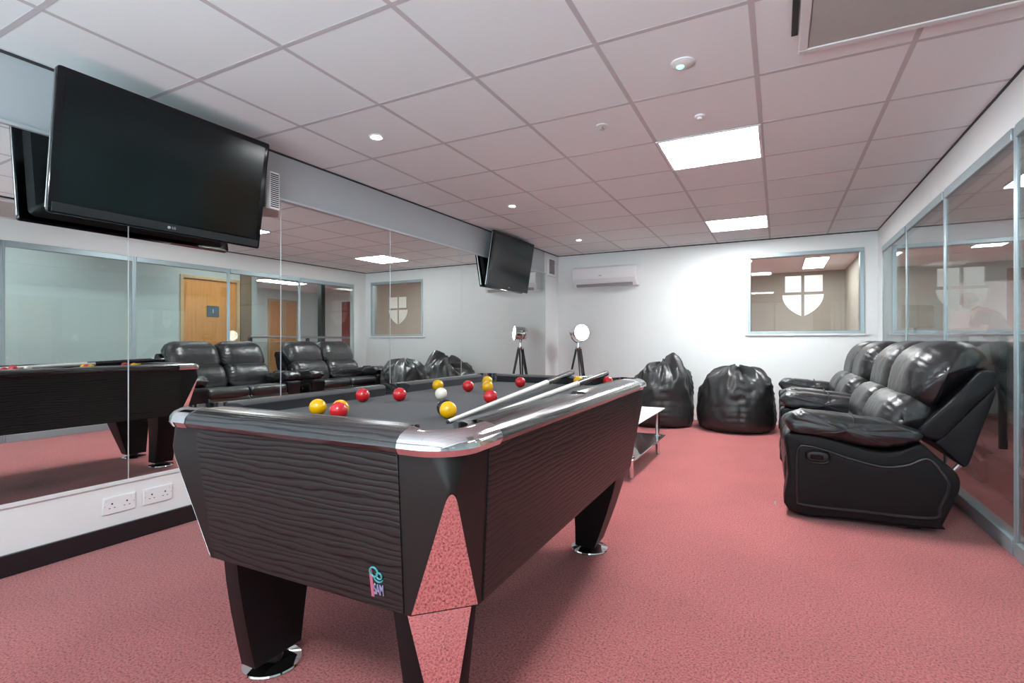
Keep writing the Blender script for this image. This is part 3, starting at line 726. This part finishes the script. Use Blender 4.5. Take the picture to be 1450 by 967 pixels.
        pillow('rear_panel', lo, b0-.01*(k == 0)+.006, b1+.01*(k == 1)-.006, ls, S, r=.012, n=60, nv=8, amp=.0008, freq=5, bulge=.001, seed=70+k, sharp=True)
    for v in (.21, W-.21): MB().tube([(.72, v, .20), (.845, v, .36)], .011, 8).build('recline_bar', M['steel'], S)
    return S
sofa((.050, 3.40, 0), R(.8), 'two seat black leather recliner sofa nearest the viewer, side lever showing')
sofa((.030, 5.06, 0), R(.3), 'two seat black leather recliner sofa against the far end of the glass, behind the first')

# ------------------------------------------------------------------ beanbags
def beanbag(loc, rz, rad, hgt, label, lean=(0, 0), seed=0, crush=.5, peak=.12, seams=4, flap=0, horn=None, group='black beanbags by the back wall'):
    nT, nL = 112, 60
    prof = [(0, 0), (.55, 0), (.82, .012), (.95, .07), (1.0, .20), (1.0, .36), (.965, .54), (.89, .70), (.76, .84), (.54, .93), (.25, .975), (0, .98)]
    def pf(t):
        x = t*(len(prof)-1); i = min(int(x), len(prof)-2); f_ = x-i
        p0, p1, p2, p3 = prof[max(i-1, 0)], prof[i], prof[i+1], prof[min(i+2, len(prof)-1)]
        return tuple(.5*(2*p1[d]+(p2[d]-p0[d])*f_+(2*p0[d]-5*p1[d]+4*p2[d]-p3[d])*f_*f_+(3*p1[d]-p0[d]-3*p2[d]+p3[d])*f_**3) for d in (0, 1))
    rings = []; sv = Vector((seed*7.3, seed*2.9, seed*5.1))
    for j in range(nL+1):
        t_ = j/nL; r0, z0 = pf(t_); r0 = max(r0, .002); z0 = max(z0, 0); ring = []
        up = max(0, (z0-.45)/.55)
        for i in range(nT):
            a = 2*PI*i/nT; d = Vector((math.cos(a), math.sin(a), 0))
            q = Vector((d.x*1.3, d.y*1.3, z0*1.6))+sv
            n1 = noise.noise(q*1.1); rg1 = 1-2*abs(noise.noise(q*1.7+Vector((3, 1, 7)))); rg2 = 1-2*abs(noise.noise(q*3.6+Vector((1, 5, 2))))
            low = 0 if z0 < .03 else 1
            rr = r0*(1+.06*n1*low+crush*up*(.16*rg1+.07*rg2)+.018*low*rg2)
            zz = z0+(crush*up*(.14*rg1+.05*rg2+.16*n1))*(1 if r0 > .1 else .8)
            for s_ in range(seams):                       # sewn seams pull the skin in and gather it
                da = (a-2*PI*s_/seams+PI) % (2*PI)-PI
                g_ = math.exp(-(da/.05)**2); w_ = math.exp(-(da/.22)**2)
                rr += r0*low*(-.030*g_+.016*w_*math.sin(z0*62+1.5*math.sin(z0*9+s_))*min(1, max(0, (z0-.08)*6)))
            pk = peak*math.exp(-((a-PI*.5)/.5)**2)*up
            x = rad*rr*d.x+lean[0]*up*up; y = rad*rr*d.y+lean[1]*up*up
            if horn: zz += horn[1]*math.exp(-(((a-horn[0]+PI) % (2*PI)-PI)/.42)**2)*math.exp(-((r0-.42)/.22)**2)*(1 if z0 > .5 else 0)
            if flap: zz -= flap*up*max(0, -d.x)**1.5
            ring.append((x, y, max(0, hgt*(zz+pk))))
        rings.append(ring)
    mb = MB().loft(rings); o = mb.build('beanbag', M['bean'], angle=75); o.location = loc; o.rotation_euler = (0, 0, rz)
    return tag(o, label, 'beanbag', group)
beanbag((-1.32, 6.50, 0), R(0), .42, .70, 'black leatherette beanbag with a pointed crumpled top, by the coffee table', lean=(.05, .0), seed=1, crush=.9, peak=.0, seams=5, flap=.24, horn=(R(-40), .13))
beanbag((-.44, 6.50, 0), R(-8), .415, .66, 'rounded black beanbag with a gathered front seam, next to the sofas', lean=(.02, 0), seed=4, crush=.75, peak=.0, seams=5, horn=(R(20), .06))
beanbag((-1.74, 5.27, 0), R(20), .34, .44, 'small crumpled black beanbag behind the pool table, seen in the mirror', lean=(.02, 0), seed=9, crush=1.0, peak=.0, seams=5)

# ------------------------------------------------------------------ tripod studio lamp
T = thing('tripod_lamp', 'chrome studio floor lamp on a black wooden tripod, lit, in the back corner', 'floor lamp', (-2.44, 6.68, 0))
hz = 1.14; fd = Vector((.74, -.66, .05)).normalized()
MB().lathe([(0, -.10), (.05, -.10), (.085, -.085), (.095, -.06), (.095, -.02), (.092, -.015), (.098, -.01), (.098, .075), (.108, .085), (.112, .10), (.108, .10), (.100, .085), (.06, .06), (0, .06)], (0, 0, hz), 40, fd).build('lamp_head', M['chrome'], T)
MB().lathe([(0, .084), (.099, .084), (.098, .092), (.06, .100), (0, .103)], (0, 0, hz), 36, fd).build('lens', M['lamp_e'], T)
sdv = fd.cross(Vector((0, 0, 1))).normalized(); yk = MB()
pts = [Vector((0, 0, hz))+sdv*.118*math.cos(a)+Vector((0, 0, -.135*math.sin(a))) for a in [PI*i/16 for i in range(17)]]
yk.tube(pts, .008, 8); yk.tube([Vector((0, 0, hz-.135)), Vector((0, 0, hz-.20))], .016, 14); yk.build('yoke', M['chrome'], T)
for s in (-1, 1): MB().tube([Vector((0, 0, hz))+sdv*s*.094, Vector((0, 0, hz))+sdv*s*.135], .013, 12).build('yoke_knob', M['chrome'], T)
MB().lathe([(0, .905), (.035, .905), (.045, .925), (.045, .945), (.02, .955), (0, .955)], n=28).build('tripod_collar', M['chrome'], T)
for k, a in enumerate((R(190), R(70), R(-50))):
    d = Vector((math.cos(a), math.sin(a), 0)); w = Vector((-d.y, d.x, 0)); lg = MB()
    for s in (-1, 1): lg.tube([d*.028+w*s*.020+Vector((0, 0, .925)), d*.225+w*s*.006+Vector((0, 0, .02))], [.0125, .0105], 8)
    l_ = lg.build('leg', M['wood_dark'], T)
    MB().tube([d*.142+w*-.020+Vector((0, 0, .38)), d*.142+w*.020+Vector((0, 0, .38))], .011, 8).build('clamp', M['chrome'], l_)
    MB().tube([d*.223+Vector((0, 0, .03)), d*.230+Vector((0, 0, .002))], .012, 10).build('foot_tip', M['black'], l_)

# ------------------------------------------------------------------ coffee table
T = thing('coffee_table', 'low two tier coffee table of glass and chrome behind the pool table', 'coffee table', (-1.20, 4.28, 0))
hx, hy = .275, .575
MB().loft([rrect(hx, hy, .03, 5, z) for z in (.403, .411)]).build('glass_top', M['offwhite'], T, bevel=.002)
o = MB().loft([rrect(hx-.005, hy-.01, .03, 5, z) for z in (.155, .163)]).build('glass_shelf', M['glass_t'], T, bevel=.002)
rim = [Vector(p) for p in rrect(hx, hy, .03, 5, .159)]
MB().tube(rim+[rim[0]], .007, 8).build('shelf_rim', M['chrome'], T)
for sx in (-1, 1):
    for sy in (-1, 1):
        lg = MB().tube([(sx*(hx-.05), sy*(hy-.10), .0), (sx*(hx-.05), sy*(hy-.10), .403)], .019, 18).build('leg', M['chrome'], T)
        MB().lathe([(.019, .0), (.025, .0), (.025, .012), (.019, .014)], (sx*(hx-.05), sy*(hy-.10), 0), 18).build('foot_ring', M['chrome'], lg)
        MB().lathe([(.0195, .145), (.028, .148), (.028, .168), (.0195, .171)], (sx*(hx-.05), sy*(hy-.10), 0), 18).build('shelf_clamp', M['chrome'], lg)
pp = MB().box((-.13, -.18, 0), (.13, .18, .006)); pp.mi = 1
for k in range(9): pp.box((-.10, -.14+.032*k, .0058), (.10 if k % 3 else .04, -.132+.032*k, .0064))
o = pp.build('magazine', [M['paper'], M['grey']], smooth=False); o.location = (-1.09, 4.42, .4115); o.rotation_euler = (0, 0, R(12)); tag(o, 'printed white magazine lying on the coffee table', 'magazine')
o = MB().loft([[(-.006, -.004, 0), (.007, -.003, .0), (.006, .004, .0), (-.005, .005, 0)], [(-.005, -.004, .018), (.004, -.002, .022), (.005, .003, .02), (-.005, .004, .016)]]).build('paper_scrap', M['paper'], smooth=False)
x, y = -.02, 3.62; o.location = (x, y, 0); tag(o, 'tiny white paper scrap on the carpet before the nearest sofa', 'paper')

# ------------------------------------------------------------------ lobby beyond the glass
YL = 9.6
struct(MB().box((1.1, YR, 2.30), (6.2, YL, 2.36)).build('ceiling_lobby', M['tile'], smooth=False))
cw = MB().box((2.3, YR, 0), (2.42, 4.47, 2.3)).box((2.3, 4.47, 2.06), (2.42, 5.43, 2.3)).box((2.3, 5.43, 0), (2.42, 5.75, 2.3))
struct(cw.build('wall_lobby_side', M['corrwall'], smooth=False))
struct(MB().box((2.42, 5.65, 0), (5.2, 5.75, 2.3)).build('wall_lobby_return', M['corrwall'], smooth=False))
struct(MB().box((5.2, 5.65, 0), (5.32, YL, 2.3)).build('wall_lobby_far', M['corrwall'], smooth=False))
struct(MB().box((1.2, YL, 0), (5.32, YL+.1, 2.3)).build('wall_lobby_end', M['wall'], smooth=False))
struct(MB().box((1.1, YR-.12, 0), (2.42, YR, 2.3)).build('wall_lobby_near', M['corrwall'], smooth=False))
struct(MB().box((1.12, YB+.02, 0), (1.22, 13, 2.3)).build('wall_lobby_partition', M['wall'], smooth=False))
def wood_door(loc, rz, n, sign=False, w=.86):
    f_ = MB().box((-.02, -w/2-.05, 0), (.10, -w/2, 2.06)).box((-.02, w/2, 0), (.10, w/2+.05, 2.06)).box((-.02, -w/2, 2.01), (.10, w/2, 2.06)).build('door_%d' % n, M['oak_f'], bevel=.003)
    f_.location = loc; f_.rotation_euler = (0, 0, rz); struct(f_)
    MB().box((.02, -w/2+.003, .005), (.06, w/2-.003, 2.007)).build('door_leaf', M['oak'], f_, bevel=.002)
    MB().tube([(.02, w/2-.08, 1.02), (-.035, w/2-.08, 1.02), (-.035, w/2-.20, 1.02)], .010, 10).build('door_handle', M['steel'], f_)
    if sign:
        p = MB().box((.012, -.06, 1.42), (.02, .14, 1.60)).build('door_sign', M['plaque'], f_, bevel=.002)
        text_mesh('sign_text', '1', .09, M['white'], p, (.0115, .04, 1.51), (PI/2, 0, -PI/2), .0008)
    return f_
wood_door((2.3, 4.95, 0), 0, 1, True)
wood_door((5.17, 8.22, 0), 0, 2, w=.32)
wood_door((5.17, 8.65, 0), 0, 3, w=.32)
struct(MB().box((2.28, 5.44, 0), (2.30, 5.64, 2.30)).build('trim_8', M['brownwood'], smooth=False))
struct(MB().box((2.72, 7.50, 0), (2.83, 7.60, 2.3)).build('column_lobby', M['dgrey'], bevel=.004))
t = thing('balustrade', 'glass stair balustrade with a steel handrail in the lobby behind the sofas', 'balustrade', (1.9, 5.35, 0))
MB().tube([(0, 0, 1.10), (0, 2.3, 1.10)], .020, 12).build('handrail', M['steel'], t)
for k in range(3): MB().box((-.03, k*1.13-.012, 0), (.03, k*1.13+.03, 1.085)).build('post', M['dgrey'], t, bevel=.003)
for k in range(2): MB().box((-.005, k*1.13+.05, .10), (.005, k*1.13+1.10, 1.02)).build('glass_panel', M['glass'], t, smooth=False)
o = MB().box((2.85, YL-.02, .3), (4.4, YL, 2.05)).build('red_wall_panel', M['red_paint'], bevel=.003); tag(o, 'dark red wall panel at the far end of the lobby, seen in the mirror', 'wall panel')
t = thing('potted_palm', 'dark green leafy plant in a pale pot before the red wall panel', 'plant', (3.25, YL-.55, 0))
MB().lathe([(0, 0), (.15, 0), (.20, .42), (.21, .45), (.19, .45), (.18, .40), (0, .40)], n=28).build('pot', M['white'], t)
st = MB().tube([(0, 0, .40), (.01, 0, 1.0)], .02, 8); st.build('stem', M['brownwood'], t)
lf = MB()
for k in range(34):
    a = 2.4*k; el = R(20+55*((k*7) % 11)/11); ln = .38+.20*((k*5) % 7)/7; base = Vector((.01, 0, .72+.42*k/34)); d = Vector((math.cos(a)*math.cos(el), math.sin(a)*math.cos(el), math.sin(el))); w = Vector((-math.sin(a), math.cos(a), 0))
    rows = []
    for i in range(7):
        f_ = i/6; p = base+d*ln*f_+Vector((0, 0, -.30*f_*f_*ln)); hw = .07*math.sin(PI*min(1, f_*.93+.05))+.002
        rows.append([p-w*hw, p+Vector((0, 0, .003)), p+w*hw, p-Vector((0, 0, .003))])
    lf.loft(rows)
lf.build('leaves', M['leaf'], t)['kind'] = 'stuff'
def strip(loc, size, label, rz=0):
    t = thing('strip_light', label, 'ceiling light', loc, rz, 'strip lights outside the games room')
    MB().box((-size[0]/2, -size[1]/2, -.02), (size[0]/2, size[1]/2, -.001)).build('housing', M['white'], t, bevel=.003)
    MB().box((-size[0]/2+.012, -size[1]/2+.012, -.024), (size[0]/2-.012, size[1]/2-.012, -.02)).build('diffuser', M['strip_e'], t, smooth=False)
strip((1.70, 2.3, 2.30), (.14, 1.2), 'long strip light in the lobby ceiling beyond the nearest glass bays')
strip((1.70, 5.0, 2.30), (.14, 1.2), 'long strip light in the lobby ceiling before the wooden door')
strip((3.6, 7.2, 2.30), (.4, 1.0), 'square light in the lobby ceiling above the stair balustrade')

# ------------------------------------------------------------------ office behind the back window
YO = 11.3
struct(MB().box((-3.6, YB+.12, 2.36), (1.12, YO, 2.42)).build('ceiling_office', M['tile'], smooth=False))
struct(MB().box((-3.6, YO, 0), (1.2, YO+.1, 2.4)).build('wall_office_back', M['brownwall'], smooth=False))
struct(MB().box((-3.7, YB+.12, 0), (-3.6, YO, 2.4)).build('wall_office_side', M['brownwall'], smooth=False))
struct(MB().box((1.10, YB+.12, 0), (1.12, YO, 2.4)).build('wall_office_near', M['brownwall'], smooth=False))
strip((-.55, 8.7, 2.36), (.34, 1.3), 'strip light in the office ceiling nearest the shield window', 0)
strip((-2.0, 9.6, 2.36), (.34, 1.3), 'strip light in the office ceiling deep on the far side', 0)
strip((.55, 10.0, 2.36), (.34, 1.3), 'strip light in the office ceiling on the side towards the lobby', 0)
t = thing('office_cabinet', 'tall white two door office cabinet behind the shield window, glimpsed as a reflection', 'cabinet', (-1.02, YO-.30, 0))
MB().box((-.5, -.02, 0), (.5, .29, 2.0)).build('carcass', M['offwhite'], t, bevel=.004)
for s in (-1, 1):
    d = MB().box((s*.250-.244, -.042, .06), (s*.250+.244, -.022, 1.97)).build('door', M['white'], t, bevel=.003)
    MB().tube([(s*.03, -.05, .95), (s*.03, -.07, .97), (s*.03, -.07, 1.13), (s*.03, -.05, 1.15)], .006, 8).build('handle', M['steel'], d)
t = thing('reception_counter', 'grey counter with a white top in front of the man in the lobby', 'counter', (1.83, 8.98, 0))
MB().box((-.30, -.55, 0), (.30, .55, 1.08)).build('body', M['grey'], t, bevel=.004)
MB().box((-.35, -.60, 1.08), (.35, .60, 1.12)).build('top', M['white'], t, bevel=.005)
t = thing('computer_monitor', 'dark computer monitor standing on the lobby counter', 'monitor', (1.74, 9.18, 1.12), R(-60))
MB().box((-.10, -.08, 0), (.10, .08, .012)).build('base', M['black'], t, bevel=.004)
MB().tube([(0, .0, .01), (0, .0, .16)], .018, 10).build('stand', M['black'], t)
MB().box((.005, -.25, .10), (.035, .25, .42)).build('screen', M['gloss'], t, bevel=.006)
o = MB().box((-.11, -.15, 0), (.11, .15, .03)).build('red_folder', M['redcloth'], bevel=.004); o.location = (2.02, 8.62, 1.12); o.rotation_euler = (0, 0, R(15)); tag(o, 'red folder on the lobby counter beside the leaning man', 'folder')

# the man leaning over the counter, facing the counter
def skin_obj(name, joints, links, mat, parent, root=0, sub=2):
    me = bpy.data.meshes.new(name); me.from_pydata([j[0] for j in joints], links, [])
    o = bpy.data.objects.new(name, me); C.objects.link(o)
    m = o.modifiers.new('skin', 'SKIN'); m.use_smooth_shade = True
    sv = me.skin_vertices[0].data if me.skin_vertices else None
    if sv is None:
        bm = bmesh.new(); bm.from_mesh(me); bm.verts.layers.skin.verify(); bm.to_mesh(me); bm.free(); sv = me.skin_vertices[0].data
    for i, j in enumerate(joints):
        r = j[1]; sv[i].radius = r if isinstance(r, tuple) else (r, r); sv[i].use_root = i == root
    s = o.modifiers.new('sub', 'SUBSURF'); s.levels = sub; s.render_levels = sub
    dg = bpy.context.evaluated_depsgraph_get(); nm = bpy.data.meshes.new_from_object(o.evaluated_get(dg)); bpy.data.objects.remove(o)
    nm.materials.clear(); nm.materials.append(mat); return link(name, nm, parent, True, 180)
P = thing('person', 'balding man in a grey t-shirt leaning over the lobby counter beyond the glass', 'person', (2.66, 8.95, 0), PI)
# joints: x forward, y to his left
J = [((0, 0, .92), .13), ((.06, 0, 1.08), .125), ((.18, 0, 1.28), .14), ((.27, 0, 1.40), .10), ((.31, 0, 1.455), .055), ((.345, 0, 1.50), .055)]
K = [(0, 1), (1, 2), (2, 3), (3, 4), (4, 5)]
def limb(start, pts):
    prev = start
    for p, r in pts: J.append((p, r)); K.append((prev, len(J)-1)); prev = len(J)-1
    return prev
for s in (-1, 1):
    limb(0, [((-.01, s*.10, .86), .095), ((.02, s*.11, .48), .062), ((-.03, s*.11, .10), .042), ((.03, s*.115, .035), .034), ((.14, s*.125, .028), .030)])
    w = limb(3, [((.25, s*.17, 1.385), .060), ((.30, s*.225, 1.16), .043), ((.50, s*.15, 1.175), .033), ((.57, s*.13, 1.172), .026)])
    pm = limb(w, [((.62, s*.122, 1.168), .026)])
    for q, (dy, l_, dz) in enumerate(((-.026, .068, -.012), (-.009, .078, -.014), (.008, .073, -.014), (.024, .056, -.012))):
        limb(pm, [((.645, s*(.122+dy*.8), 1.167), .0095), ((.645+l_*.55, s*(.122+dy), 1.164+dz*.2), .0085), ((.645+l_, s*(.122+dy), 1.158+dz*.5), .0075)])
    limb(w, [((.60, s*(.122-.03), 1.165), .0105), ((.645, s*(.122-.045), 1.158), .009)])
body = skin_obj('body', J, K, M['skin'], P)
hd = MB(); hc = Vector((.385, 0, 1.575))
rings = []
for j in range(25):
    ph = PI*j/24; z = -math.cos(ph); ring = []
    for i in range(32):
        a = 2*PI*i/32; x, y = math.cos(a)*math.sin(ph), math.sin(a)*math.sin(ph)
        jaw = 1-.30*max(0, -z)**1.2; X = .098*x*(1 if x > 0 else 1.05); Y = .076*y*jaw; Z = .118*z
        if x > .3: X -= .012*max(0, -z-.1)*0; 
        nose = .026*math.exp(-((y/.16)**2))*math.exp(-(((z+.12)/.20)**2))*(1 if x > 0 else 0)
        brow = .006*math.exp(-(((z-.14)/.10)**2))*(1 if x > .4 else 0); eye = -.010*math.exp(-(((abs(y)-.36)/.16)**2))*math.exp(-(((z-.02)/.10)**2))*(1 if x > 0 else 0)
        lip = .006*math.exp(-((y/.32)**2))*math.exp(-(((z+.48)/.07)**2))*(1 if x > 0 else 0); chin = .010*math.exp(-((y/.35)**2))*math.exp(-(((z+.80)/.14)**2))*(1 if x > 0 else 0)
        ear = .016*math.exp(-(((x+.05)/.14)**2))*math.exp(-(((z+.02)/.20)**2))
        X += nose+brow+eye+lip+chin; Y += ear*(1 if y > 0 else -1)
        ring.append((X, Y, Z))
    rings.append(ring)
hd.loft(rings); h_ = hd.build('head', M['skin'], P, angle=180); h_.location = hc; h_.rotation_euler = (0, R(14), 0)
hr = MB(); rr = []
for j in range(8):
    z = -.35+.62*j/7; k = math.sqrt(1-z*z)*1.03
    rr.append([(.098*1.05*k*math.cos(a), .076*k*math.sin(a), .118*z) for a in [R(70+220*i/20) for i in range(21)]])
vs = [p for r_ in rr for p in r_]; n_ = 21
hr.add(vs, [(j*n_+i, j*n_+i+1, (j+1)*n_+i+1, (j+1)*n_+i) for j in range(7) for i in range(20)])
h2 = hr.build('hair', M['hair'], P, angle=180); h2.location = hc; h2.rotation_euler = (0, R(14), 0); sm = h2.modifiers.new('t', 'SOLIDIFY'); sm.thickness = .006
ts = [((0, 0, .90), (.150, .165)), ((.06, 0, 1.08), (.140, .155)), ((.18, 0, 1.28), (.150, .175)), ((.265, 0, 1.39), (.11, .13)), ((.295, 0, 1.43), .065)]
tl = [(0, 1), (1, 2), (2, 3), (3, 4)]
for s in (-1, 1):
    ts += [((.25, s*.17, 1.385), .078), ((.275, s*.20, 1.27), .064), ((.285, s*.21, 1.22), .060)]; i_ = len(ts); tl += [(3, i_-3), (i_-3, i_-2), (i_-2, i_-1)]
skin_obj('tshirt', ts, tl, M['shirt'], P)
tr = [((0, 0, .93), (.14, .155))]; tk = []
for s in (-1, 1):
    i_ = len(tr); tr += [((-.01, s*.10, .85), .112), ((.02, s*.11, .48), .078), ((-.03, s*.11, .10), .062)]; tk += [(0, i_), (i_, i_+1), (i_+1, i_+2)]
skin_obj('trousers', tr, tk, M['trouser'], P)

# ------------------------------------------------------------------ light, world, camera
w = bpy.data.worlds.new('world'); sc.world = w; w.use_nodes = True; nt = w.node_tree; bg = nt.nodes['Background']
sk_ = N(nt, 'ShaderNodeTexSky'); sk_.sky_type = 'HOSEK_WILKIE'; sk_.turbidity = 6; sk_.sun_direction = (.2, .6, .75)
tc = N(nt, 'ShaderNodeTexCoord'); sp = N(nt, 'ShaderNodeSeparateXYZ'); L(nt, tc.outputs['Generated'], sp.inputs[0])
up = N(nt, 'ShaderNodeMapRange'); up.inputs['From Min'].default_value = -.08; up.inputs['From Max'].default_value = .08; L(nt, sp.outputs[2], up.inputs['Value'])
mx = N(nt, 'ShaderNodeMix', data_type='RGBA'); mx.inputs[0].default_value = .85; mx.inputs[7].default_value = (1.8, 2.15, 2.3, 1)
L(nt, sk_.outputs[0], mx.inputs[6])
gm = N(nt, 'ShaderNodeMix', data_type='RGBA'); gm.inputs[6].default_value = (5.2, 6.4, 6.8, 1); L(nt, up.outputs['Result'], gm.inputs[0]); L(nt, mx.outputs[2], gm.inputs[7])  # brighter cool lower half, added as uplight on the ceiling through the rear opening
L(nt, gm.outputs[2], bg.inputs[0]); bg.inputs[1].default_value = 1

cam = bpy.data.cameras.new('camera'); co = bpy.data.objects.new('camera', cam); C.objects.link(co)
cam.sensor_width = 36; cam.lens = 726/1450*36; cam.clip_start = .02
co.location = (0, 0, 1.023); co.rotation_euler = (PI/2, 0, A_); sc.camera = co
sc.view_settings.view_transform = 'Standard'; sc.view_settings.look = 'None'; sc.view_settings.gamma = 1; sc.view_settings.exposure = .28
sc.view_settings.use_curve_mapping = False
cy = sc.cycles
cy.max_bounces = 12; cy.diffuse_bounces = 6; cy.glossy_bounces = 8; cy.transparent_max_bounces = 24
cy.caustics_reflective = False; cy.caustics_refractive = False; cy.use_denoising = True; cy.sample_clamp_indirect = 6
